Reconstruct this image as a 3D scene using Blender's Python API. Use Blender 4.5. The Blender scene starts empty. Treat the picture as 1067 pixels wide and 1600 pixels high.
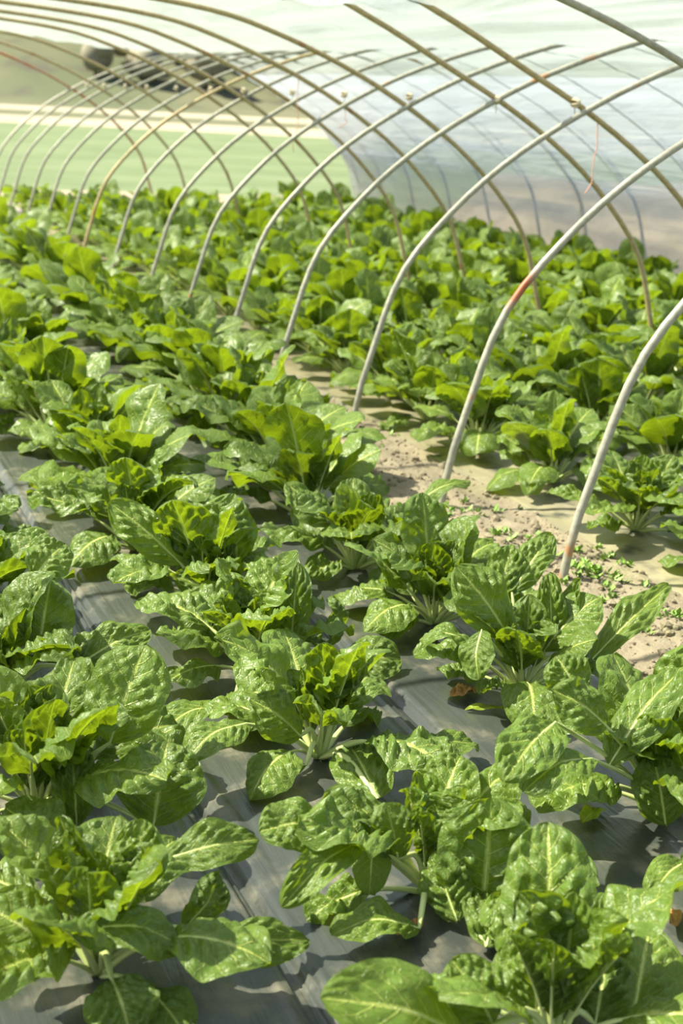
import bpy, bmesh, math, random
from mathutils import Vector, Matrix, noise
random.seed(7)
scene = bpy.context.scene
col = scene.collection
R = math.radians

# ------------------------------------------------------------------ camera
F_PX, CAM_H = 2222.0, 1.6
def camera_axes():
    vp = (-380.0, 113.0); t = R(3.0)
    y = Vector((vp[0]-533.5, vp[1]-800, F_PX)).normalized()
    q = Vector((vp[0]-533.5+1000*math.cos(t), vp[1]-800+1000*math.sin(t), F_PX))
    d = y.cross(q).normalized()
    if d.y < 0: d = -d
    z = -d; x = y.cross(z)
    return Matrix((x, y, z))                       # rows: world axes in (right, down, forward)
CM = camera_axes()
cam = bpy.data.cameras.new('camera'); co = bpy.data.objects.new('camera', cam); col.objects.link(co)
right = Vector((CM[0][0], CM[1][0], CM[2][0])); down = Vector((CM[0][1], CM[1][1], CM[2][1])); fwd = Vector((CM[0][2], CM[1][2], CM[2][2]))
rot = Matrix((right, -down, -fwd)).transposed()
co.matrix_world = Matrix.Translation((0, 0, CAM_H)) @ rot.to_4x4()
cam.sensor_fit = 'VERTICAL'; cam.sensor_height = 36; cam.lens = F_PX/1600*36
cam.clip_start = .05; cam.clip_end = 2000
cam.dof.use_dof = True; cam.dof.focus_distance = 3.7; cam.dof.aperture_fstop = 3.9
scene.camera = co
def at_y(px, py, Y):                               # the point of the world plane y=Y a photograph pixel looks at
    d = CM @ Vector((px-533.5, py-800, F_PX)); return d*(Y/d.y) + Vector((0, 0, CAM_H))
def at_z(px, py, z=0):
    d = CM @ Vector((px-533.5, py-800, F_PX)); return d*((z-CAM_H)/d.z) + Vector((0, 0, CAM_H))

# ------------------------------------------------------------------ light
SUN_AZ, SUN_EL = R(-62), R(52)                     # azimuth from the row direction (+Y), negative = to the left
w = bpy.data.worlds.new('world'); scene.world = w; w.use_nodes = True
nt = w.node_tree; bg = nt.nodes['Background']
sky = nt.nodes.new('ShaderNodeTexSky'); sky.sky_type = 'NISHITA'; sky.sun_disc = False
sky.sun_elevation = SUN_EL; sky.sun_rotation = SUN_AZ; sky.air_density = 1.0; sky.dust_density = 2.5
nt.links.new(sky.outputs[0], bg.inputs[0]); bg.inputs[1].default_value = .20
sl = bpy.data.lights.new('sun', 'SUN'); so = bpy.data.objects.new('sun', sl); col.objects.link(so)
sl.energy = 14.5; sl.angle = R(.7); sl.color = (1, .93, .76)
sdir = Vector((math.sin(SUN_AZ)*math.cos(SUN_EL), math.cos(SUN_AZ)*math.cos(SUN_EL), math.sin(SUN_EL)))
so.rotation_euler = (-sdir).to_track_quat('-Z', 'Y').to_euler()
vs = scene.view_settings
vs.view_transform = 'Standard'; vs.look = 'None'; vs.gamma = 1; vs.use_curve_mapping = False; vs.exposure = 0.2
scene.cycles.transparent_max_bounces = 16; scene.cycles.max_bounces = 10

# ------------------------------------------------------------------ helpers
class NG:
    """small shader-node builder"""
    def __init__(s, name):
        s.m = bpy.data.materials.new(name); s.m.use_nodes = True
        s.t = s.m.node_tree; s.t.nodes.clear()
        s.out = s.t.nodes.new('ShaderNodeOutputMaterial')
    def n(s, typ, **kw):
        nd = s.t.nodes.new(typ)
        for k, v in kw.items():
            if k in nd.inputs: s.put(nd.inputs[k], v)
            else: setattr(nd, k, v)
        return nd
    def put(s, sock, v):
        if isinstance(v, bpy.types.NodeSocket): s.t.links.new(v, sock)
        elif v is not None: sock.default_value = v
    def math(s, op, a, b=None, c=None, clamp=False):
        nd = s.t.nodes.new('ShaderNodeMath'); nd.operation = op; nd.use_clamp = clamp
        s.put(nd.inputs[0], a); s.put(nd.inputs[1], b)
        if c is not None: s.put(nd.inputs[2], c)
        return nd.outputs[0]
    def mix(s, f, a, b):
        nd = s.t.nodes.new('ShaderNodeMix'); nd.data_type = 'RGBA'
        s.put(nd.inputs[0], f)
        for i, v in ((6, a), (7, b)): s.put(nd.inputs[i], (*v, 1) if isinstance(v, tuple) and len(v) == 3 else v)
        return nd.outputs[2]
    def ss(s, x, lo, hi):
        nd = s.t.nodes.new('ShaderNodeMapRange'); nd.interpolation_type = 'SMOOTHSTEP'
        s.put(nd.inputs[0], x); nd.inputs[1].default_value = lo; nd.inputs[2].default_value = hi
        return nd.outputs[0]
    def noise(s, vec, scale, detail=3, rough=.5, dist=0):
        nd = s.n('ShaderNodeTexNoise', Scale=scale, Detail=detail, Roughness=rough, Distortion=dist)
        if vec is not None: s.put(nd.inputs['Vector'], vec)
        return nd.outputs[0]
    def objco(s, scale=(1, 1, 1)):
        tc = s.n('ShaderNodeTexCoord'); mp = s.n('ShaderNodeMapping'); s.put(mp.inputs[0], tc.outputs['Object'])
        mp.inputs['Scale'].default_value = scale; return mp.outputs[0]
    def worldco(s, scale=(1, 1, 1)):
        g = s.n('ShaderNodeNewGeometry'); mp = s.n('ShaderNodeMapping'); s.put(mp.inputs[0], g.outputs['Position'])
        mp.inputs['Scale'].default_value = scale; return mp.outputs[0]
    def bump(s, h, strength=.5, dist=.01):
        return s.n('ShaderNodeBump', Strength=strength, Distance=dist, Height=h).outputs[0]
    def surf(s, x): s.t.links.new(x, s.out.inputs[0]); return s.m

def mesh_from(name, verts, faces, mat, smooth=True, uvs=None):
    me = bpy.data.meshes.new(name); me.from_pydata([tuple(v) for v in verts], [], faces); me.update()
    if mat: me.materials.append(mat)
    if smooth: me.polygons.foreach_set('use_smooth', [True]*len(me.polygons))
    if uvs:
        ul = me.uv_layers.new(name='UVMap')
        li = [0]*len(me.loops); me.loops.foreach_get('vertex_index', li)
        flat = [0.0]*(2*len(li))
        for i, v in enumerate(li): flat[2*i], flat[2*i+1] = uvs[v]
        ul.data.foreach_set('uv', flat)
    return me
def link(name, me, parent=None, loc=None):
    o = bpy.data.objects.new(name, me); col.objects.link(o)
    if parent: o.parent = parent
    if loc is not None: o.location = loc
    return o
def tag(o, label=None, cat=None, group=None, kind=None):
    if label: o['label'] = label
    if cat: o['category'] = cat
    if group: o['group'] = group
    if kind: o['kind'] = kind
    return o
def tube_geo(pts, rad, sides=8, V=None, Fc=None, flat=1.0, up=Vector((0, 1, 0)), caps=True):
    if V is None: V, Fc = [], []
    b = len(V); n = len(pts)
    for i, p in enumerate(pts):
        t = (pts[min(i+1, n-1)] - pts[max(i-1, 0)]).normalized()
        u = up if not callable(up) else up(i)
        s = t.cross(u); s = s.normalized() if s.length > 1e-6 else Vector((1, 0, 0)); k = s.cross(t)
        r = rad(i/(n-1)) if callable(rad) else rad
        for j in range(sides):
            a = 2*math.pi*j/sides
            V.append(p + s*math.cos(a)*r + k*math.sin(a)*r*flat)
    for i in range(n-1):
        for j in range(sides):
            a = b+i*sides+j; c = b+i*sides+(j+1) % sides
            Fc.append((a, c, c+sides, a+sides))
    if caps:
        Fc.append(tuple(b+j for j in reversed(range(sides)))); Fc.append(tuple(b+(n-1)*sides+j for j in range(sides)))
    return V, Fc
def spline(ctrl, n):
    """Catmull-Rom through control points, resampled to n points"""
    P = [Vector(c) for c in ctrl]; P = [P[0]*2-P[1]] + P + [P[-1]*2-P[-2]]
    d = []
    for i in range(1, len(P)-2):
        for k in range(12):
            t = k/12; a, b, c, e = P[i-1:i+3]
            d.append(.5*((2*b)+(c-a)*t+(2*a-5*b+4*c-e)*t*t+(-a+3*b-3*c+e)*t**3))
    d.append(P[-2])
    L = [0]
    for i in range(1, len(d)): L.append(L[-1]+(d[i]-d[i-1]).length)
    out = []; j = 0
    for k in range(n):
        s = L[-1]*k/(n-1)
        while j < len(L)-2 and L[j+1] < s: j += 1
        f = (s-L[j])/max(1e-9, L[j+1]-L[j]); out.append(d[j].lerp(d[j+1], min(1, f)))
    return out
def smooth01(x, a, b):
    t = max(0, min(1, (x-a)/(b-a))); return t*t*(3-2*t)

# ------------------------------------------------------------------ materials
def leaf_material(name, dark, light, vein, under, trans, tw=.29):
    g = NG(name)
    uv = g.n('ShaderNodeTexCoord').outputs['UV']
    sep = g.n('ShaderNodeSeparateXYZ'); g.put(sep.inputs[0], uv)
    u, v = sep.outputs[0], sep.outputs[1]
    sv = g.math('MULTIPLY_ADD', v, 2, -1); a = g.math('ABSOLUTE', sv)
    side = g.math('MULTIPLY', g.math('GREATER_THAN', sv, 0), .5)
    wob = 0.0
    phi = g.math('ADD', g.math('MULTIPLY', g.math('ADD', g.math('MULTIPLY_ADD', a, -.30, u), wob), 7), side)
    fr = g.math('FRACT', g.math('ADD', phi, 10))
    d = g.math('MULTIPLY', g.math('ABSOLUTE', g.math('SUBTRACT', fr, .5)), 2)
    lat = g.math('MULTIPLY', g.ss(d, .84, .97), g.math('MULTIPLY_ADD', a, -.75, .85))
    mw = g.math('MULTIPLY_ADD', u, -.055, .085)
    mid = g.ss(g.math('DIVIDE', a, mw), 1.3, .55)
    vo = g.n('ShaderNodeTexVoronoi', feature='DISTANCE_TO_EDGE', Scale=17.0); g.put(vo.inputs['Vector'], uv)
    net = g.math('MULTIPLY', g.ss(vo.outputs[0], .06, .0), .28)
    veins = g.math('MAXIMUM', g.math('MAXIMUM', mid, lat), net, clamp=True)
    rnd = g.n('ShaderNodeObjectInfo').outputs['Random']
    nz = g.noise(g.worldco(), 7, 2)
    f = g.math('ADD', g.math('MULTIPLY', rnd, .65), g.math('MULTIPLY', nz, .45), clamp=True)
    base = g.mix(f, dark, light)
    base = g.mix(g.math('MULTIPLY', g.noise(uv, 22, 3), .35), base, tuple(c*.6 for c in dark))
    c1 = g.mix(veins, base, vein)
    back = g.n('ShaderNodeNewGeometry').outputs['Backfacing']
    c2 = g.mix(g.math('MULTIPLY', back, .6), c1, g.mix(veins, under, vein))
    pill = g.math('SUBTRACT', g.math('SUBTRACT', g.math('MULTIPLY', g.noise(uv, 26, 2), .5), g.math('MULTIPLY', lat, .6)), g.math('MULTIPLY', net, 1.0))
    bn = g.bump(pill, .8, .006)
    p = g.n('ShaderNodeBsdfPrincipled', **{'Base Color': c2, 'Normal': bn})
    g.put(p.inputs['Roughness'], g.math('MULTIPLY_ADD', back, .22, g.math('MULTIPLY_ADD', g.noise(uv, 9, 2), .13, .12)))
    p.inputs['Specular IOR Level'].default_value = .48
    tr = g.n('ShaderNodeBsdfTranslucent'); g.put(tr.inputs[0], g.mix(veins, trans, tuple(min(1, c*1.3) for c in trans)))
    mx = g.n('ShaderNodeMixShader'); mx.inputs[0].default_value = tw
    g.put(mx.inputs[1], p.outputs[0]); g.put(mx.inputs[2], tr.outputs[0])
    return g.surf(mx.outputs[0])
M_LEAF = leaf_material('chard_leaf', (.030, .074, .004), (.122, .205, .008), (.40, .46, .11), (.13, .21, .035), (.36, .50, .012))
M_LEAF_Y = leaf_material('chard_leaf_yellowing', (.28, .42, .02), (.38, .5, .03), (.6, .66, .2), (.35, .45, .05), (.6, .75, .04), .4)
def simple(name, c, rough=.5, c2=None, scale=8, bump=0, bs=30, metal=0, spec=.5, trans=None):
    g = NG(name); v = g.objco()
    cc = g.mix(g.noise(v, scale, 4), c, c2) if c2 else (*c, 1)
    p = g.n('ShaderNodeBsdfPrincipled', **{'Base Color': cc, 'Roughness': rough, 'Metallic': metal})
    p.inputs['Specular IOR Level'].default_value = spec
    if bump: g.put(p.inputs['Normal'], g.bump(g.noise(v, bs, 5), bump, .01))
    return g.surf(p.outputs[0])
M_STEM = simple('chard_stem', (.38, .47, .13), .35, (.58, .62, .30), 12)
M_WEED = simple('weed', (.13, .26, .03), .5, (.24, .36, .06), 20)
M_DRY = simple('dried_leaf', (.42, .20, .06), .7, (.30, .16, .06), 25, .4, 60)
M_STRING = simple('twine', (.75, .38, .28), .8)
M_WIRE = simple('tie_wire', (.62, .56, .42), .6, (.45, .38, .25), 60)

def pipe_material(name, base, dark, rust, amount, spot=None):
    g = NG(name); wv = g.worldco()
    n1 = g.noise(wv, 3.0, 4, .6); n2 = g.noise(wv, 40, 3)
    c = g.mix(g.ss(n2, .35, .7), base, dark)
    c = g.mix(g.ss(n1, .66-amount, .72-amount), c, rust)
    if spot:
        vm = g.n('ShaderNodeVectorMath', operation='DISTANCE'); g.put(vm.inputs[0], wv); vm.inputs[1].default_value = spot
        c = g.mix(g.ss(g.math('ADD', vm.outputs['Value'], g.math('MULTIPLY', n2, .06)), .17, .09), c, (.34, .09, .03))
    p = g.n('ShaderNodeBsdfPrincipled', **{'Base Color': c, 'Roughness': .5, 'Metallic': .12, 'Normal': g.bump(n2, .25, .003)})
    return g.surf(p.outputs[0])
M_PIPE = pipe_material('galvanised_pipe', (.37, .36, .29), (.28, .27, .21), (.40, .22, .11), .02)
M_PIPE_S = pipe_material('galvanised_pipe_rust_spot', (.37, .36, .29), (.28, .27, .21), (.40, .22, .11), .02, tuple(at_y(797, 437, 5.15)))
M_PIPE_T = pipe_material('tan_stained_pipe', (.46, .37, .20), (.36, .28, .14), (.34, .19, .08), .06)
M_PIPE_R = pipe_material('rusty_pipe', (.42, .28, .16), (.34, .17, .08), (.36, .13, .05), .22)

def mulch_material():
    g = NG('mulch_plastic'); v = g.worldco(); vs_ = g.worldco((22, 1.6, 8))
    base = g.mix(g.noise(v, 2.5, 3), (.034, .040, .037), (.060, .067, .060))
    dust = g.ss(g.math('ADD', g.noise(v, 5, 6, .65), g.math('MULTIPLY', g.noise(vs_, 1, 4), .25)), .60, .86)
    base = g.mix(g.math('MULTIPLY', dust, .55), base, (.26, .23, .16))
    # pale dusty soil washed over the border of the sheets beside the path
    x = g.n('ShaderNodeSeparateXYZ'); g.put(x.inputs[0], v)
    edge = g.math('MULTIPLY', g.ss(x.outputs[0], 2.84, 2.93), g.ss(x.outputs[0], 3.42, 3.12))
    edge = g.math('MULTIPLY', edge, g.ss(g.noise(v, 6, 4), .28, .5))
    base = g.mix(g.math('MULTIPLY', edge, .8), base, (.33, .29, .185))
    wr = g.noise(vs_, 1.0, 5, .6, .6)
    hgt = g.math('ADD', g.math('MULTIPLY', wr, .7), g.math('MULTIPLY', g.noise(v, 30, 4), .25))
    p = g.n('ShaderNodeBsdfPrincipled', **{'Base Color': base, 'Normal': g.bump(hgt, .55, .012)})
    g.put(p.inputs['Roughness'], g.math('MULTIPLY_ADD', dust, .32, .30))
    return g.surf(p.outputs[0])
M_MULCH = mulch_material()
def soil_material():
    g = NG('dry_soil'); v = g.worldco()
    n = g.noise(v, 9, 8, .65)
    c = g.mix(n, (.19, .15, .095), (.40, .34, .235))
    c = g.mix(g.math('MULTIPLY', g.ss(g.noise(v, 2.3, 3), .52, .7), .25), c, (.20, .22, .06))
    h = g.math('ADD', g.noise(v, 45, 6, .7), g.math('MULTIPLY', g.noise(v, 14, 4), .8))
    p = g.n('ShaderNodeBsdfPrincipled', **{'Base Color': c, 'Roughness': .95, 'Normal': g.bump(h, .8, .02)})
    return g.surf(p.outputs[0])
M_SOIL = soil_material()
def film_material(name, op, c=(.41, .47, .455)):
    g = NG(name); v = g.worldco((4, .5, 4)); v2 = g.worldco()
    sep = g.n('ShaderNodeSeparateXYZ'); g.put(sep.inputs[0], v2)
    dirt = g.ss(g.math('ADD', sep.outputs[2], g.math('MULTIPLY', g.noise(g.worldco((3, 6, .8)), 1.2, 4), .6)), 1.35, .45)
    tint = g.mix(g.math('MULTIPLY', dirt, .6), c, (.34, .30, .25))
    wr = g.noise(v, 1.5, 5, .6, .8)
    fold = g.ss(g.noise(g.worldco((3.2, .22, 3.2)), 1.0, 4, .55, .5), .42, .68)
    nrm = g.bump(wr, .5, .05)
    tl = g.n('ShaderNodeBsdfTranslucent', Color=tint, Normal=nrm); df = g.n('ShaderNodeBsdfDiffuse', Color=tint, Normal=nrm)
    tp = g.n('ShaderNodeBsdfTransparent'); g.put(tp.inputs[0], (.93, .96, .94, 1))
    gl = g.n('ShaderNodeBsdfGlossy', Roughness=.25, Normal=nrm)
    a = g.n('ShaderNodeMixShader'); a.inputs[0].default_value = .35; g.put(a.inputs[1], tl.outputs[0]); g.put(a.inputs[2], df.outputs[0])
    cosv = g.math('MAXIMUM', g.math('SUBTRACT', 1.0, g.n('ShaderNodeLayerWeight', Blend=.5).outputs['Facing']), .06)
    thru = g.math('POWER', g.math('ADD', 1-op, g.math('MULTIPLY_ADD', fold, -.26, .10)), g.math('DIVIDE', 1.0, cosv))   # longer way through the film at grazing angles
    b = g.n('ShaderNodeMixShader'); g.put(b.inputs[0], g.math('SUBTRACT', 1.0, thru, clamp=True))
    g.put(b.inputs[1], tp.outputs[0]); g.put(b.inputs[2], a.outputs[0])
    fr = g.n('ShaderNodeFresnel', IOR=1.35, Normal=nrm)
    c = g.n('ShaderNodeMixShader'); g.put(c.inputs[0], g.math('MULTIPLY', fr.outputs[0], .5)); g.put(c.inputs[1], b.outputs[0]); g.put(c.inputs[2], gl.outputs[0])
    return g.surf(c.outputs[0])
M_FILM = film_material('polythene_film', .28); M_FILM_W = film_material('dull_polythene_film', .46, (.47, .53, .57))

def land_material(name, c1, c2, scale, det=5, c3=None):
    g = NG(name); v = g.worldco()
    c = g.mix(g.ss(g.noise(v, scale, det, .6), .35, .65), c1, c2)
    if c3: c = g.mix(g.ss(g.noise(v, scale*2.7, 3), .55, .7), c, c3)
    p = g.n('ShaderNodeBsdfPrincipled', **{'Base Color': c, 'Roughness': .95}); p.inputs['Specular IOR Level'].default_value = .1
    return g.surf(p.outputs[0])
M_FIELD = land_material('field_grass', (.105, .14, .07), (.135, .17, .09), .35, 4)
M_ROAD = land_material('pale_gravel', (.25, .23, .16), (.32, .30, .22), .3)
M_HILL = land_material('hill_scrub', (.085, .10, .055), (.125, .125, .075), .045, 5, (.075, .075, .055))
M_TREE = land_material('hill_tree', (.19, .19, .14), (.24, .22, .16), .3)
M_BANK = land_material('dry_bank', (.24, .20, .15), (.16, .14, .10), 1.3)

# ------------------------------------------------------------------ ground, path, far land
def grid(name, x0, x1, y0, y1, nx, ny, zf, mat):
    V = []; Fc = []
    for j in range(ny+1):
        for i in range(nx+1):
            x = x0+(x1-x0)*i/nx; y = y0+(y1-y0)*j/ny; V.append((x, y, zf(x, y)))
    for j in range(ny):
        for i in range(nx):
            a = j*(nx+1)+i; Fc.append((a, a+1, a+nx+2, a+nx+1))
    return mesh_from(name, V, Fc, mat)
def soil_z(x, y):
    v = Vector((x*7, y*7, 0)); k = smooth01(x, 2.1, 2.3)*(1-smooth01(x, 2.85, 3.0))
    z = noise.noise(v)*.014 + noise.noise(v*2.7)*.010 + noise.noise(v*6)*.006
    return z*(.15+.85*k) - .012 + .018*k
o = link('floor', grid('floor', 2.0, 3.1, 1.2, 20.5, 56, 900, soil_z, M_SOIL)); tag(o, 'bare dry brown soil path running between the mulched beds', kind='structure')
o = link('floor', grid('floor_bed', -3.4, 8.6, -1, 24.5, 24, 50, lambda x, y: -.045, M_SOIL)); tag(o, 'soil under the plastic mulch', kind='structure')
o = link('floor', grid('field', -120, 160, -20, 87, 40, 40, lambda x, y: -.08, M_FIELD)); tag(o, 'hazy green field beyond the open end of the tunnel', kind='structure')
o = link('floor', grid('field_far', -160, 220, 87, 175, 30, 20, lambda x, y: -.09, M_HILL)); tag(o, 'scrubby flat land at the foot of the hill', kind='structure')
for (y0, y1, lb) in ((71, 90, 'pale gravel track across the far side of the field'), (112, 139, 'second pale strip of ground before the hill')):
    V = []; Fc = []; n = 60
    for i in range(n+1):
        x = -60+200*i/n; wv = noise.noise(Vector((x*.06, y0, 0)))*3
        s = -.12*x
        V += [(x, y0+s+wv, -.06), (x, y1+s+wv*1.3, -.05), (x, y1+s+wv*1.3+.5, -.3), (x, y0+s+wv-.5, -.3)]
    for i in range(n):
        b = i*4
        for k in range(4): Fc.append((b+k, b+(k+1) % 4, b+4+(k+1) % 4, b+4+k))
    tag(link('floor', mesh_from('track', V, Fc, M_ROAD)), lb, kind='structure')
def hill_z(x, y):
    h = 46*smooth01(y, 160, 300)*(1+.5*noise.noise(Vector((x*.012, y*.012, 3))))
    return h + noise.noise(Vector((x*.05, y*.05, 1)))*2*smooth01(y, 165, 190) - .1
tag(link('floor', grid('hill', -220, 330, 160, 330, 70, 34, hill_z, M_HILL)), 'hazy scrub covered hillside behind the field', kind='structure')
# trees on the hillside
def crown_mesh(seed, r, h):
    rr = random.Random(seed); bm = bmesh.new()
    for k in range(7):
        q = bmesh.ops.create_icosphere(bm, subdivisions=2, radius=r*rr.uniform(.45, .75))
        off = Vector((rr.uniform(-.5, .5)*r, rr.uniform(-.5, .5)*r, h*(.45+rr.uniform(0, .45))))
        for v in q['verts']:
            v.co *= 1+.25*noise.noise(v.co*1.1+Vector((seed, k, 0))); v.co.z *= 1.1; v.co += off
    me = bpy.data.meshes.new('crown'); bm.to_mesh(me); bm.free(); me.materials.append(M_TREE)
    me.polygons.foreach_set('use_smooth', [True]*len(me.polygons)); return me
crowns = [crown_mesh(s, 4.0, 8.0) for s in range(4)]
tv, tf = tube_geo([Vector((0, 0, 0)), Vector((.1, 0, 2)), Vector((0, .1, 4.5))], lambda t: .45-.2*t, 8)
trunk = mesh_from('trunk', tv, tf, simple('bark', (.12, .09, .06), .9))
tr = random.Random(5)
for i, (px, py, d) in enumerate([(150, 112, 240), (198, 98, 270), (225, 118, 232), (300, 108, 246), (322, 128, 214), (335, 88, 282), (395, 122, 205), (418, 130, 200), (375, 100, 245), (445, 146, 186), (270, 88, 285)]):
    p = None
    for q in range(160, 330):
        c_ = at_y(px, py+10, q)
        if c_.z < hill_z(c_.x, c_.y): p = c_; break
    if p is None: continue
    p.z = hill_z(p.x, p.y)-.3
    e = link('hillside_tree', None, loc=p); e.scale = [tr.uniform(.4, .7)]*3; e.rotation_euler.z = tr.uniform(0, 6)
    tag(e, 'dark blurred tree on the hillside seen through the open tunnel end', 'tree', 'trees on the hillside')
    link('crown', crowns[i % 4], e); link('trunk', trunk, e)
# low dry bank outside the right wall
tag(link('floor', grid('bank', 8.7, 14, 1, 19.2, 20, 40, lambda x, y: -.1+(.75+.2*noise.noise(Vector((x*.8, y*.5, 0))))*smooth01(x, 8.7, 10.2), M_BANK)), 'dry earth bank outside the right wall of the tunnel', kind='structure')

# ------------------------------------------------------------------ mulch sheets
def sheet(xc, y0, y1, label, half=.372, seed=0):
    nx = 96 if xc < 2 else 30; ny = int((y1-y0)*(20 if xc < 2 else 12))
    def zf(x, y):
        a = (x-xc)/half
        crown = .016*(1-a*a)
        edge = smooth01(abs(a), .62, 1.0)
        wr = noise.noise(Vector((x*30, y*1.3, seed)))*.017*edge + noise.noise(Vector((x*60, y*2.5, seed+9)))*.008*edge
        rdg = smooth01(abs(a), .78, .90)*.011*math.sin((x-xc)*290+2.5*noise.noise(Vector((x*3, y*1.1, seed))))*(.4+noise.noise(Vector((x*20, y*.9, seed+4))))
        sm = rdg+noise.noise(Vector((x*5, y*2.2, seed)))*.007 + noise.noise(Vector((x*14, y*5, seed)))*.003
        return crown - .026*smooth01(abs(a), .86, 1.0) + wr + sm
    return tag(link('mulch_sheet', grid('mulch_sheet', xc-half, xc+half, y0, y1, nx, ny, zf, M_MULCH)), label, 'plastic sheet', 'black plastic mulch sheets')
ROWS_L = [.5, 1.22, 1.92]; ROWS_R = [3.22, 3.92, 4.62, 5.32, 6.02, 6.72, 7.42]
sheet(.5, 1.2, 20, 'grey-black plastic mulch sheet under the leftmost row of chard', seed=1)
sheet(1.22, 1.2, 20, 'grey-black plastic mulch sheet under the second chard row left of the path', seed=2)
sheet(1.92, 1.2, 20, 'grey-black plastic mulch sheet along the left edge of the soil path', seed=3)
ords = ['first', 'second', 'third', 'fourth', 'fifth', 'sixth', 'seventh', 'eighth', 'ninth', 'tenth', 'eleventh', 'twelfth', 'thirteenth', 'fourteenth', 'fifteenth', 'sixteenth', 'seventeenth', 'eighteenth', 'nineteenth'] + ['twentieth', 'twenty-first', 'twenty-second', 'twenty-third', 'twenty-fourth', 'twenty-fifth', 'twenty-sixth', 'twenty-seventh', 'twenty-eighth', 'twenty-ninth', 'thirtieth', 'thirty-first', 'thirty-second', 'thirty-third']
for i, x in enumerate(ROWS_R):
    sheet(x, 1.6, 20, 'dusty plastic mulch sheet edging the right side of the soil path' if i == 0 else 'plastic mulch sheet under the %s chard row right of the path' % ords[i], seed=10+i)

# ------------------------------------------------------------------ hoops
PROF = [(0, -.12), (0, 0), (.03, .2), (.08, .38), (.22, .79), (.47, 1.10), (.77, 1.36), (1.15, 1.60), (1.57, 1.81), (2.05, 1.99), (2.4, 2.08), (2.7, 2.11)]
STATIONS = [4.16, 5.15, 6.55, 7.42, 8.62, 9.75, 10.85, 12.1, 13.1, 14.3, 15.5, 16.5, 17.6, 18.6, 19.5]
AX = [2.57, 2.56, 2.72, 2.60, 2.70, 2.72, 2.72, 2.72, 2.66, 2.75, 2.75, 2.72, 2.7, 2.7, 2.7]
hr = random.Random(3); HOOP_PTS = []
for i, Y in enumerate(STATIONS):
    # right-hand hoop: foot beside the path, over to the right wall
    fx = AX[i]; sy = hr.uniform(-.03, .03)
    pr = [(fx+a, b) for a, b in PROF] + [(fx+5.4-a, b) for a, b in reversed(PROF[:-1])]
    pts = spline([(x, Y+sy*b, b) for x, b in pr], 64)
    e = link('tunnel_hoop', None, loc=(fx, Y, 0))
    where = 'nearest the camera' if i == 0 else '%s from the camera' % ords[i] if i < 13 else ords[i]+' from the camera'
    tag(e, 'grey metal hoop footed in the soil path, %s' % where, 'hoop', 'hoops footed in the soil path')
    V, Fc = tube_geo([p-Vector((fx, Y, 0)) for p in pts], .0160, 10)
    mat = M_PIPE_T if i in (8,) else M_PIPE_S if i == 1 else M_PIPE
    link('tube', mesh_from('hoop_tube', V, Fc, mat), e)
    # crossing tie
    if 1 <= i < 14:
        V, Fc = [], []
        cx, cz = 3.86-fx, 1.66
        for k in range(5):
            a0 = .35+.5*k; ctr = Vector((cx, .018, cz))
            ring = [ctr+Vector((math.cos(t)*.023*math.cos(a0), math.sin(t)*.034, math.cos(t)*.023*math.sin(a0))) for t in [2*math.pi*q/12 for q in range(13)]]
            tube_geo(ring, .0035, 5, V, Fc, up=Vector((math.sin(a0), 0.01, -math.cos(a0))))
        tube_geo([Vector((cx, .03, cz)), Vector((cx+.015, .045, cz-.03)), Vector((cx+.01, .03, cz-.07))], .003, 5, V, Fc)
        link('wire_tie', mesh_from('tie', V, Fc, M_WIRE), e)
    if i in (9, 11, 13): continue
    # left-hand hoop: foot among the plants right of the path, over to the left
    gx = 5.14 if i < 4 else 5.0; yb = Y+.036
    pr = [(gx-a, b) for a, b in PROF[:10]] + [(gx-2.5, 2.10), (gx-3.3, 2.17), (gx-4.6, 2.22), (gx-5.9, 2.14), (gx-7.0, 1.85), (gx-7.7, 1.35), (gx-8.0, .7), (gx-8.1, -.1)]
    if i in (2, 3): pr = [(x, z+(.10*smooth01(gx-x, 1.6, 2.5) if gx-x < 6 else 0)) for x, z in pr]
    pts = spline([(x, yb-sy*b, b) for x, b in pr], 80)
    e = link('tunnel_hoop', None, loc=(gx, yb, 0))
    tag(e, 'tan metal hoop leaning left from the right bed, %s' % where, 'hoop', 'hoops footed in the right bed')
    HOOP_PTS += pts
    V, Fc = tube_geo([p-Vector((gx, yb, 0)) for p in pts], .0160, 10)
    link('tube', mesh_from('hoop_tube', V, Fc, M_PIPE_R if i in (14,) else (M_PIPE_T if i != 1 else M_PIPE)), e)
# twine hanging from hoops
def project(q):
    v = CM.transposed() @ (q-Vector((0, 0, CAM_H))); return Vector((533.5+F_PX*v.x/v.z, 800+F_PX*v.y/v.z)) if v.z > 0 else Vector((-9999, 0))
for (px, py, L, lb) in ((958, 178, .36, 'thin pinkish twine dangling from a hoop near the right wall'), (469, 135, .5, 'thin twine dangling under the hoops in front of the field'), (545, 140, .14, 'short pinkish twine hanging below a tied hoop crossing')):
    p = min(HOOP_PTS, key=lambda q: (project(q)-Vector((px, py))).length).copy(); sg = random.Random(px)
    p.z -= .014
    pts = spline([(sg.uniform(-.006, .006)*k, 0, -L*k/6) for k in range(7)], 24)
    V, Fc = tube_geo(pts, .003, 5, up=Vector((1, 0, 0)))
    tag(link('twine', mesh_from('twine', V, Fc, M_STRING), loc=p), lb, 'string')

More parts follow.
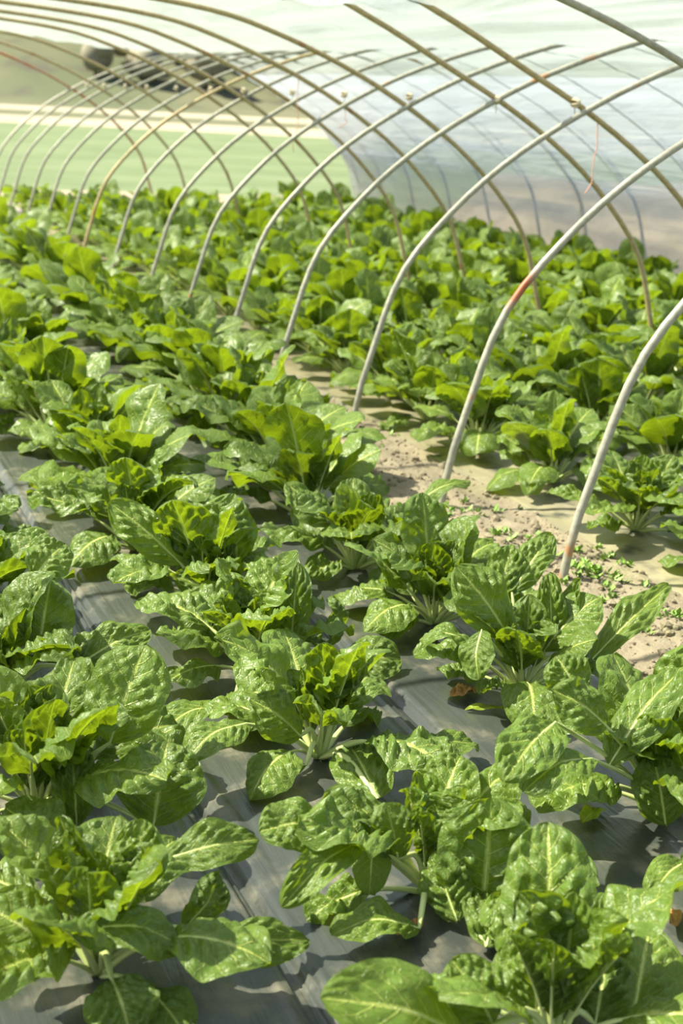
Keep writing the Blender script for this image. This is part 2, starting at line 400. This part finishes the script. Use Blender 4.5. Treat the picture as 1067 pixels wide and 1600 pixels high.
# ------------------------------------------------------------------ plastic film
def film_profile():
    P = [(8.03, -.12), (8.03, .02), (8.00, .2), (7.95, .38), (7.81, .78), (7.56, 1.08), (7.26, 1.34), (6.88, 1.58), (6.46, 1.79), (5.98, 1.965), (5.6, 2.03), (5.2, 2.05), (4.8, 2.04), (4.2, 2.06), (3.6, 2.10), (3.0, 2.15), (2.4, 2.19), (1.2, 2.25), (0, 2.27), (-.9, 2.20), (-1.95, 1.90), (-2.62, 1.40), (-3.02, .7), (-3.15, -.1)]
    return spline([(x, 0, z) for x, z in P], 150)
FP = film_profile()
def film_mesh(name, i0, i1, y0, y1, gaps=()):
    ny = int((y1-y0)*9); V = []; Fc = []; n = i1-i0+1
    for j in range(ny+1):
        y = y0+(y1-y0)*j/ny
        for i in range(i0, i1+1):
            p = FP[i]; t = (FP[min(i+1, 149)]-FP[max(i-1, 0)]).normalized(); nrm = Vector((-t.z, 0, t.x))
            if nrm.z < 0 or (abs(nrm.z) < .3 and nrm.x*(1 if p.x > 3 else -1) < 0): nrm = -nrm
            flat = smooth01(p.z, 1.7, 2.05)
            q = Vector((i*.33, y*.55, 0))
            d = noise.noise(q)*.035*flat + noise.noise(Vector((i*.9, y*.35, 5)))*.018*flat + noise.noise(Vector((i*.5, y*1.6, 8)))*.012
            rise = .10*smooth01(y, 9, 18)*flat*smooth01(p.x, 6.6, 5.6)
            d -= .10*flat*math.exp(-((p.x-(3.05 if y < 7 else 2.65))/.42)**2-((y-7.0)/.65)**2)
            if p.z < .3: d *= .3
            V.append(p + nrm*d + Vector((0, y, rise)))
    for j in range(ny):
        y = y0+(y1-y0)*(j+.5)/ny
        for i in range(n-1):
            x = FP[i0+i].x
            if any(a < x < b and c < y < d for a, b, c, d in gaps): continue
            a = j*n+i; Fc.append((a, a+1, a+n+1, a+n))
    return mesh_from(name, V, Fc, M_FILM_W if name == 'wall_right' else M_FILM)
isplit = next(i for i, p in enumerate(FP) if p.x < 6.2 and p.z > 1.7)
ileft = next(i for i, p in enumerate(FP) if p.x < -1.9)
END = 19.6
tag(link('wall_right', film_mesh('wall_right', 0, isplit, -1.5, END)), 'curved translucent plastic side wall, dirty along its foot', kind='structure')
tag(link('ceiling', film_mesh('ceiling', isplit, ileft, -1.5, END)), 'pale translucent plastic roof of the tunnel', kind='structure')
tag(link('wall_left', film_mesh('wall_left', ileft, 149, -1.5, END)), 'plastic side wall on the left', kind='structure')

# ------------------------------------------------------------------ leaves
def blade_geo(sp, nrm, W, nu, nv, rnd, crink=.006, ruff=.012, fold=.15, curl=.5, pw=1.05, twist=0.0, w_tip=.58):
    """sp: spine points of the blade; nrm(i): upper-face normal hint"""
    n = len(sp); V = []; Fc = []; UV = []; crink *= 1.25
    ph1, ph2, ph3 = [rnd.uniform(0, 6.28) for _ in range(3)]; nf = rnd.uniform(1.1, 2.1); wob = rnd.uniform(0, 50)
    for i in range(nu+1):
        u = i/nu; f = u*(n-1); k = min(n-2, int(f)); fr = f-k
        p = sp[k].lerp(sp[k+1], fr); t = (sp[min(k+2, n-1)]-sp[max(k-1, 0)]).normalized()
        N0 = nrm(u); S = t.cross(N0); S = S.normalized() if S.length > 1e-5 else Vector((0, 1, 0)); N = S.cross(t)
        tw = twist*(u-.3); S, N = S*math.cos(tw)+N*math.sin(tw), N*math.cos(tw)-S*math.sin(tw)
        w = W*.5*(max(0.0, math.sin(math.pi*min(1, max(0, u))**pw))**w_tip)
        if i == 0: w = W*.035
        if i == nu: w = W*.02
        w *= 1+.05*math.sin(u*11+ph3)
        cu = curl*(.6+.4*math.sin(u*3+ph2))
        for j in range(nv+1):
            v = -1+2*j/nv; a = abs(v); sg = 1 if v > 0 else -1
            if abs(cu) > .02:
                th = a*cu; lat = w*math.sin(th)/cu; off = -w*(1-math.cos(th))/cu
            else: lat, off = w*a, 0
            off += w*a*fold
            wb = 0.0
            phi = (u-.30*a+wb)*7+(.5 if v > 0 else 0)+10; c = phi-math.floor(phi)
            env = min(1, a*3.2)*min(1, (1-a)*2.6+.25)*min(1, u*5)*min(1, (1-u)*6+.1)
            b = crink*(math.sin(math.pi*c)**.8)*env*(.75+.45*math.sin(a*8+ph1+math.floor(phi)*2.1))
            b += crink*.85*noise.noise(Vector((u*11, v*5.5, wob+7)))*env
            r = ruff*a*a*math.sin(2*math.pi*nf*u+(ph1 if sg > 0 else ph2)+a)*min(1, u*4)
            r += ruff*.16*a*a*math.sin(2*math.pi*nf*2.7*u+(ph2 if sg > 0 else ph3))
            V.append(p + S*(sg*lat) + N*(off+b+r)); UV.append((u, j/nv))
    for i in range(nu):
        for j in range(nv):
            a = i*(nv+1)+j; Fc.append((a, a+nv+1, a+nv+2, a+1))
    return V, Fc, UV
def stem_geo(sp, k0, nrm, r0, sides=7, blade_part=.8):
    """petiole from spine start to blade, carried on as the raised midrib under the blade"""
    n = len(sp); last = k0+int((n-1-k0)*blade_part); pts = []
    for i in range(last+1):
        t = (sp[min(i+1, n-1)]-sp[max(i-1, 0)]).normalized(); N0 = nrm(max(0, (i-k0)/(n-1-k0)))
        S = t.cross(N0); N = S.normalized().cross(t) if S.length > 1e-5 else Vector((0, 0, 1))
        pts.append(sp[i]-N*(.0008 if i >= k0 else 0))
    q = k0/last
    def rad(t):
        return r0*(1.25-.55*min(1, t/q)) if t < q else max(.0007, r0*.62*(1-(t-q)/(1-q))**.9*.62+.0006)
    return tube_geo(pts, rad, sides, up=lambda i: nrm(0), flat=.75)
def spine_bend(L1, L2, th0, bend, n=26, sway=0):
    L = L1+L2; pts = [Vector((0, 0, 0))]; x = y = z = 0; ts = []
    for i in range(1, n):
        s = i/(n-1); th = th0+bend*s**1.4; x += math.sin(th)*L/(n-1); z += math.cos(th)*L/(n-1); y += sway*s*L/(n-1)
        pts.append(Vector((x, y, z)))
    k0 = int(round((n-1)*L1/L))
    def nrm(u):
        th = th0+bend*((L1+L2*u)/L)**1.4; return Vector((-math.cos(th), 0, math.sin(th)))
    return pts, k0, nrm
# kinds: (L1, L2, th0, bend, W, crink, fold, curl)
def variant(kind, seed, lod):
    r = random.Random(seed*31+{'inner': 1, 'mid': 2, 'outer': 3, 'flop': 4}[kind])
    U = r.uniform
    if kind == 'inner': L1, L2, th, bd, W = U(.05, .10), U(.14, .20), R(U(2, 18)), R(U(-5, 35)), U(.09, .125); fo, cu = U(.1, .5), U(-.7, .6)
    elif kind == 'mid': L1, L2, th, bd, W = U(.08, .13), U(.18, .24), R(U(14, 30)), R(U(10, 65)), U(.14, .18); fo, cu = U(0, .3), U(-.3, .9)
    elif kind == 'outer': L1, L2, th, bd, W = U(.12, .17), U(.18, .24), R(U(30, 48)), R(U(40, 95)), U(.14, .18); fo, cu = U(-.1, .2), U(.1, 1.0)
    else: L1, L2, th, bd, W = U(.10, .15), U(.14, .19), R(U(52, 66)), R(U(35, 65)), U(.10, .14); fo, cu = U(-.1, .15), U(.1, .8)
    sp, k0, nrm = spine_bend(L1, L2, th, bd, 26, U(-.25, .25))
    nu, nv = {0: (44, 26), 1: (18, 12), 2: (10, 6)}[lod]
    cr = U(.007, .017)*(1.2 if kind == 'inner' else 1)
    V, Fc, UV = blade_geo(sp[k0:], nrm, W, nu, nv, r, cr, U(.008, .018), fo, cu, U(.95, 1.25), U(-.8, .8), w_tip=U(.5, .62))
    if lod < 2:
        b = mesh_from('leaf_blade', V, Fc, M_LEAF, uvs=UV)
        sV, sF = stem_geo(sp, k0, nrm, U(.0055, .008)*(1.1 if kind != 'inner' else .8))
        return b, mesh_from('leaf_stem', sV, sF, M_STEM)
    sV, sF = stem_geo(sp, k0, nrm, .008, 4, .45)
    n = len(V); me = mesh_from('leaf_far', V+sV, Fc+[tuple(q+n for q in f) for f in sF], M_LEAF, uvs=UV+[(.5, .25)]*len(sV))
    me.materials.append(M_STEM)
    mi = [0]*len(Fc)+[1]*len(sF); me.polygons.foreach_set('material_index', mi)
    return me, None
KINDS = ('inner', 'mid', 'outer', 'flop')
LIB = {(k, l): [variant(k, s, l) for s in range(7 if l == 0 else 6)] for k in KINDS for l in (0, 1, 2)}

def add_leaf(plant, kind, lod, az, tilt, sc, r, z=0.0):
    b, s = r.choice(LIB[(kind, lod)])
    o = bpy.data.objects.new('leaf', b); col.objects.link(o); o.parent = plant
    o.location = (math.cos(az)*.012, math.sin(az)*.012, z); o.rotation_euler = (r.uniform(-.12, .12), tilt, az); o.scale = (sc, sc, sc)
    if s:
        q = bpy.data.objects.new('stem', s); col.objects.link(q); q.parent = o
    return o
def make_plant(x, y, label, lod, seed, size=1.0, counts=(5, 5, 5, 3), skip=(), group='chard plants in the mulched rows'):
    r = random.Random(seed)
    e = link('chard_plant', None, loc=(x, y, .012)); tag(e, label, 'plant', group)
    a0 = r.uniform(0, 6.28)
    for kind, c, zz in zip(KINDS, counts, (.012, .008, .004, 0)):
        for k in range(c):
            az = a0+6.283*(k+r.uniform(-.3, .3))/max(1, c)+{'inner': 0, 'mid': .5, 'outer': .2, 'flop': .9}[kind]
            d = math.degrees(az) % 360
            if any(lo <= d <= hi for lo, hi in skip) and kind != 'inner': continue
            add_leaf(e, kind, lod, az, r.uniform(-.12, .12), size*r.uniform(.82, 1.12), r, zz)
    return e
plants = {}
HERO = {(1.92, 3.27): (6, 5, 4, 3), (1.92, 2.56): (6, 5, 5, 3), (1.22, 2.38): (5, 3, 3, 2), (1.22, 3.04): (6, 5, 4, 2), (1.22, 3.6): (7, 6, 6, 3),
        (.5, 2.3): (7, 4, 4, 2), (.5, 2.95): (7, 6, 5, 2), (1.22, 1.85): (6, 3, 3, 2), (1.92, 4.42): (5, 6, 6, 3), (.5, 3.6): (7, 8, 6, 2), (1.22, 4.2): (7, 8, 6, 3), (1.92, 1.9): (6, 6, 5, 2)}
pr = random.Random(21)
rowname = {.5: 'leftmost row', 1.22: 'second row left of the path', 1.92: 'row along the path left edge'}
for i, x in enumerate(ROWS_R): rowname[x] = '%s row right of the path' % ords[i]
FIRST = {.5: [2.30, 2.95, 3.6], 1.22: [1.85, 2.38, 3.04, 3.60, 4.2, 4.8, 5.4], 1.92: [1.9, 2.56, 3.27, 3.85, 4.42, 5.05, 5.7], 3.22: [3.3, 3.95, 4.62, 5.35, 6.05]}
def in_view(x, y):
    v = CM.transposed() @ Vector((x, y, .15-CAM_H)); px = 533.5+F_PX*v.x/v.z; py = 800+F_PX*v.y/v.z
    m = 190*2.6/v.z*1.6
    return v.z > .5 and -m < px < 1067+m and py < 1600+m
total = 0
for x in ROWS_L+ROWS_R:
    ys = list(FIRST.get(x, [])); y = ys[-1]+.6 if ys else (3.7 if x < .5 else 1.9)
    while y < 19.3: ys.append(y+pr.uniform(-.06, .06)); y += .52 if x < 2 else .60
    n = 0
    for y in ys:
        xx = x + (pr.uniform(-.05, .05) if y > 4 else 0) + (.20*smooth01(y, 4.5, 6.5) if x == 1.92 else 0)
        if not in_view(xx, y): continue
        n += 1; total += 1
        lod = 0 if y < 4.9 else 1 if y < 9 else 2
        if n <= 33:
            lb = 'chard plant %s the camera in the %s' % ('nearest to' if n == 1 else ords[n-1]+' from', rowname[x])
        else:
            lb = 'leafy green chard plant farther down the %s' % rowname[x]
        cnt = (7, 9, 7, 3) if lod < 2 else (5, 8, 7, 0)
        sz = pr.uniform(1.02, 1.2)*(1+(.28 if x < 2 else .2)*smooth01(y, 4.4, 6.5))*(1.06 if x == 1.92 and y > 5 else 1)
        if (x, round(y, 2)) in HERO: cnt = HERO[(x, round(y, 2))]
        plants[(x, round(y, 2))] = make_plant(xx, y, lb, lod, int(x*1000)+n*17, sz, cnt, group='chard plants in the %s' % rowname[x])
print('plants', total)


# ------------------------------------------------------------------ leaves posed one by one on the nearest plants
def hero(key, p0, p1, W, dy0=0.0, dy1=0.0, arch=.02, face='c', crink=.008, ruff=.010, fold=.1, curl=.4, twist=0.0, mat=None, tip=.52, pw=1.05):
    pl = plants[key]; base = Vector(pl.location); Y = base.y
    def pt(p, dy):
        q = at_y(p[0], p[1], Y+dy)
        if q.z < .04: q = at_z(p[0], p[1], .045)
        if q.z > .52: q = at_z(p[0], p[1], .50)
        return q-base
    a, b = pt(p0, dy0), pt(p1, dy1)
    tocam = (Vector((0, 0, CAM_H))-base-a).normalized()
    fv = {'c': tocam*.8+Vector((0, 0, .5)), 'u': Vector((0, 0, 1))+tocam*.15, 'l': tocam*.6+Vector((-.8, 0, .4)), 'r': tocam*.6+Vector((.8, 0, .4)), 'b': -tocam+Vector((0, 0, .6))}[face].normalized()
    t = (b-a).normalized(); nn = (fv-t*fv.dot(t)).normalized()
    m = a.lerp(b, .5)+nn*arch; q0 = a*.45+Vector((0, 0, .02 if a.z > .1 else .05))*(1 if arch >= 0 else .3)
    q = a.lerp(b, .85)+nn*arch*.45
    pts = spline([Vector((0, 0, 0)), q0, a], 9)[:-1]+spline([a, m, q, b], 20)
    k0 = 8; r = random.Random(int(p0[0]*7+p1[1]*3)); nrm = lambda u: nn
    V, Fc, UV = blade_geo(pts[k0:], nrm, W, 50, 30, r, crink, ruff, fold, curl, pw, twist, tip)
    o = link('leaf', mesh_from('posed_leaf', V, Fc, mat or M_LEAF, uvs=UV), pl)
    sV, sF = stem_geo(pts, k0, nrm, .0078); link('stem', mesh_from('posed_stem', sV, sF, M_STEM), o)
    return o
A = (1.92, 3.27); B = (1.92, 2.56); C = (1.22, 2.38); D = (1.22, 3.04); E_ = (1.22, 3.6); F = (.5, 2.3); G = (.5, 2.95); K = (1.22, 1.85); L = (1.92, 1.9); M = (1.92, 4.42); N_ = (.5, 3.6); O = (1.22, 4.2)
hero(A, (792, 990), (712, 885), .17, .0, .06, .02, 'c', .011)
hero(A, (800, 925), (862, 835), .105, .12, .2, .015, 'c', .009)
hero(A, (925, 1030), (1045, 915), .11, -.02, .1, .02, 'c', .009, fold=.4, twist=.5)
hero(A, (890, 1025), (908, 905), .075, .02, .1, .02, 'l', .012, fold=.9, curl=-1.2)
hero(A, (862, 1010), (858, 895), .085, .03, .1, .02, 'c', .013, curl=-.8)
hero(A, (775, 950), (800, 850), .12, .15, .2, .02, 'c', .010)
hero(A, (752, 985), (748, 1062), .11, -.08, -.16, .02, 'l', .005)
hero(A, (745, 1010), (655, 1000), .09, -.05, .02, .03, 'u', .006)
hero(B, (905, 1090), (868, 1025), .12, .0, .06, .015, 'c', .010)
hero(B, (948, 1135), (862, 1078), .125, -.05, -.02, .02, 'c', .009)
hero(B, (952, 1195), (1075, 1040), .15, -.05, .05, .03, 'l', .011, twist=.5)
hero(B, (868, 1128), (788, 1220), .135, -.05, -.2, .03, 'c', .009)
hero(B, (925, 1185), (818, 1238), .12, -.12, -.22, .03, 'u', .007)
hero(B, (1040, 1290), (1020, 1180), .13, -.1, -.05, .02, 'c', .010)
hero(C, (755, 1418), (768, 1246), .21, -.15, -.12, .015, 'c', .014, tip=.5, pw=.9)
hero(C, (502, 1288), (405, 1300), .12, .02, .0, .02, 'c', .007)
hero(C, (560, 1318), (440, 1418), .085, .0, -.12, .05, 'c', .006, fold=.5, twist=.4)
hero(C, (583, 1312), (577, 1398), .082, .02, -.05, .01, 'c', .002, ruff=.002)
hero(C, (622, 1342), (603, 1254), .105, -.01, .0, .01, 'c', .006)
hero(C, (655, 1450), (518, 1462), .11, -.12, -.15, .03, 'u', .007)
hero(C, (840, 1385), (925, 1450), .11, .0, -.08, .03, 'r', .008)
hero(C, (770, 1340), (812, 1252), .10, .1, .14, .01, 'c', .008)
hero(D, (590, 1248), (545, 1165), .15, -.1, -.05, .02, 'c', .010, pw=.9)
hero(D, (470, 1150), (390, 1092), .13, -.05, -.02, .02, 'c', .009)
hero(D, (478, 1195), (385, 1212), .065, -.05, -.1, .01, 'u', .003)
hero(D, (640, 1190), (745, 1165), .12, -.02, -.04, .03, 'u', .008)
hero(D, (520, 1130), (560, 1060), .10, .05, .1, .02, 'c', .011)
hero(D, (385, 1130), (290, 1190), .13, -.05, -.12, .03, 'u', .006)
hero(E_, (455, 1005), (465, 878), .105, .02, .08, .02, 'c', .012)
hero(E_, (535, 1035), (625, 1030), .155, -.03, -.04, .02, 'c', .009)
hero(E_, (362, 1110), (243, 1150), .13, -.18, -.24, .04, 'u', .006)
hero(E_, (425, 1010), (400, 930), .12, .05, .1, .02, 'l', .011)
hero(E_, (515, 1010), (520, 930), .10, .05, .1, .02, 'r', .011)
hero(G, (172, 1160), (228, 1008), .19, -.03, .04, .02, 'c', .009, curl=.3, tip=.5)
hero(G, (240, 1290), (262, 1160), .20, -.18, -.1, .03, 'c', .012, tip=.48)
hero(G, (120, 1290), (112, 1165), .11, -.1, .0, .02, 'c', .014, curl=-.7)
hero(G, (88, 1335), (8, 1262), .16, -.2, -.15, .02, 'c', .007)
hero(G, (60, 1240), (55, 1130), .12, .02, .08, .02, 'c', .012)
hero(F, (88, 1490), (-25, 1415), .15, -.03, .03, .02, 'c', .007)
hero(F, (110, 1455), (285, 1480), .14, -.1, -.14, .03, 'u', .009)
hero(F, (305, 1490), (482, 1468), .10, -.06, -.02, .02, 'c', .009, ruff=.014)
hero(F, (175, 1530), (205, 1625), .13, -.15, -.25, .03, 'c', .011)
hero(F, (288, 1450), (342, 1365), .085, .02, .06, .02, 'r', .010)
hero(F, (212, 1400), (222, 1280), .11, .05, .1, .02, 'c', .012)
hero(F, (250, 1345), (405, 1312), .10, .12, .1, .02, 'c', .006, ruff=.014)
hero(K, (735, 1625), (500, 1560), .17, -.05, -.05, .04, 'c', .005, curl=.7)
hero(K, (880, 1595), (785, 1480), .15, .05, .15, .02, 'c', .010)
hero(K, (895, 1545), (882, 1412), .085, .1, .15, .02, 'c', .010, curl=-.8)
hero(K, (860, 1500), (1010, 1410), .09, .2, .22, .04, 'u', .006)
hero(K, (838, 1580), (828, 1450), .12, .02, .1, .02, 'c', .013)
hero(K, (770, 1600), (705, 1500), .12, -.02, .04, .02, 'c', .011)
hero(K, (930, 1600), (950, 1490), .12, .02, .08, .02, 'c', .012)
hero(C, (715, 1440), (690, 1330), .12, -.1, -.06, .02, 'l', .013)
hero(C, (760, 1480), (775, 1400), .12, -.16, -.14, .02, 'c', .013)
hero(L, (985, 1610), (1015, 1450), .17, .0, .08, .02, 'c', .010)
hero(L, (1075, 1345), (1014, 1405), .09, .3, .2, .02, 'u', .006)
hero(M, (660, 905), (592, 880), .13, -.04, -.03, .02, 'c', .009)
hero(M, (568, 872), (535, 755), .12, .0, .06, .02, 'c', .010, mat=M_LEAF_Y)
hero(M, (640, 795), (735, 752), .10, .1, .12, .03, 'u', .005)
hero(M, (652, 885), (640, 810), .12, .05, .1, .02, 'c', .009)
hero(N_, (52, 905), (102, 850), .13, .1, .15, .02, 'c', .009)
hero(N_, (60, 1020), (80, 905), .16, -.05, .05, .02, 'c', .012)
hero(N_, (118, 1042), (232, 985), .13, -.05, .0, .03, 'c', .009)
hero(O, (282, 880), (170, 785), .15, .0, .1, .02, 'c', .012)
hero(O, (372, 945), (272, 900), .11, -.08, -.05, .02, 'c', .009)
hero(O, (370, 880), (368, 790), .14, .05, .1, .02, 'c', .013)
# ------------------------------------------------------------------ path details
dr = random.Random(11)
def weed_mesh(seed):
    r = random.Random(seed); V, Fc = [], []
    for k in range(r.randint(6, 11)):
        a = r.uniform(0, 6.28); L_ = r.uniform(.012, .035); w_ = L_*r.uniform(.18, .32); e_ = r.uniform(.3, 1.1)
        d = Vector((math.cos(a)*math.cos(e_), math.sin(a)*math.cos(e_), math.sin(e_))); s_ = Vector((-math.sin(a), math.cos(a), 0)); b = len(V)
        o_ = Vector((r.uniform(-.012, .012), r.uniform(-.012, .012), 0))
        V += [o_, o_+d*L_*.5+s_*w_+Vector((0, 0, .002)), o_+d*L_, o_+d*L_*.5-s_*w_+Vector((0, 0, .002)), o_+d*L_*.5-Vector((0, 0, .002))]
        Fc += [(b, b+1, b+4), (b+1, b+2, b+4), (b+2, b+3, b+4), (b+3, b, b+4)]
    return mesh_from('weed', V, Fc, M_WEED)
WM = [weed_mesh(i) for i in range(8)]
spots = []
for (px, py, nn, sx, sy) in ((735, 730, 8, 30, 14), (745, 800, 10, 45, 20), (770, 850, 12, 50, 22), (900, 880, 22, 50, 30), (940, 905, 22, 45, 35), (1035, 965, 8, 20, 14), (830, 870, 8, 30, 20), (640, 690, 8, 40, 20), (560, 650, 5, 30, 10)):
    for k in range(nn): spots.append((px+dr.gauss(0, sx*.6), py+dr.gauss(0, sy*.6)))
for i, (px, py) in enumerate(spots):
    p = at_z(px, py, 0)
    if not 2.2 < p.x < 3.0: continue
    p.z = soil_z(p.x, p.y)-.001; s_ = dr.uniform(.7, 1.4)
    o = link('weed', WM[i % 8], loc=p); o.rotation_euler.z = dr.uniform(0, 6.28); o.scale = (s_, s_, s_)
    tag(o, 'tiny green weed seedling sprouting from the bare soil path', 'weed', 'weed seedlings on the soil path')
def clod_geo(V, Fc, c, r, rr):
    bm = bmesh.new(); bmesh.ops.create_icosphere(bm, subdivisions=1, radius=r); b = len(V); sd = rr.uniform(0, 99)
    for v in bm.verts: V.append(c+v.co*(1+.5*noise.noise(v.co/r+Vector((sd, 0, 0))))*1.0)
    for f in bm.faces: Fc.append(tuple(b+v.index for v in f.verts))
    bm.free()
V, Fc = [], []
for k in range(3600):
    x = dr.uniform(2.24, 2.9); y = 2.6+(dr.random()**1.6)*9
    r_ = dr.uniform(.003, .008) if dr.random() < .86 else dr.uniform(.009, .021)
    clod_geo(V, Fc, Vector((x, y, soil_z(x, y)+r_*.2)), r_, dr)
tag(link('soil_clods', mesh_from('clods', V, Fc, M_SOIL, smooth=False)), 'crumbly dry soil clods scattered over the bare path', 'soil', kind='stuff')
def fallen(px, py, L_, W_, ang, mat, label, name='fallen_leaf', cr=.004):
    p = at_z(px, py, .022); r = random.Random(px); d = Vector((math.cos(ang), math.sin(ang), 0))
    pts = spline([d*-L_/2, d*-L_*.15+Vector((0, 0, .008)), d*L_*.2+Vector((0, 0, .006)), d*L_/2+Vector((0, 0, .004))], 14)
    V, Fc, UV = blade_geo(pts, lambda u: Vector((0, 0, 1)), W_, 26, 14, r, cr, .006, .15, -.3, 1.0, .3)
    mn = min(v.z for v in V)
    for v in V: v.z -= mn
    tag(link(name, mesh_from(name, V, Fc, mat, uvs=UV), loc=p), label, 'leaf')
fallen(725, 1085, .09, .06, .1, M_DRY, 'curled dry orange-brown leaf lying on the plastic left of the path', cr=.009)
fallen(760, 1110, .12, .032, -.3, M_LEAF_Y, 'yellow-green fallen leaf on the plastic just below the dry brown leaf')
fallen(925, 1275, .09, .05, .5, M_LEAF_Y, 'yellowing fallen leaf on the plastic near the right edge')
fallen(1050, 1435, .06, .035, 1.2, M_DRY, 'small tan dry leaf on the plastic at the right edge')
fallen(640, 1452, .07, .03, .3, M_DRY, 'tan withered leaf scrap beside the nearest chard stems')
fallen(1000, 350, .05, .03, .2, M_DRY, 'tan scrap of dry leaf among the far right plants')
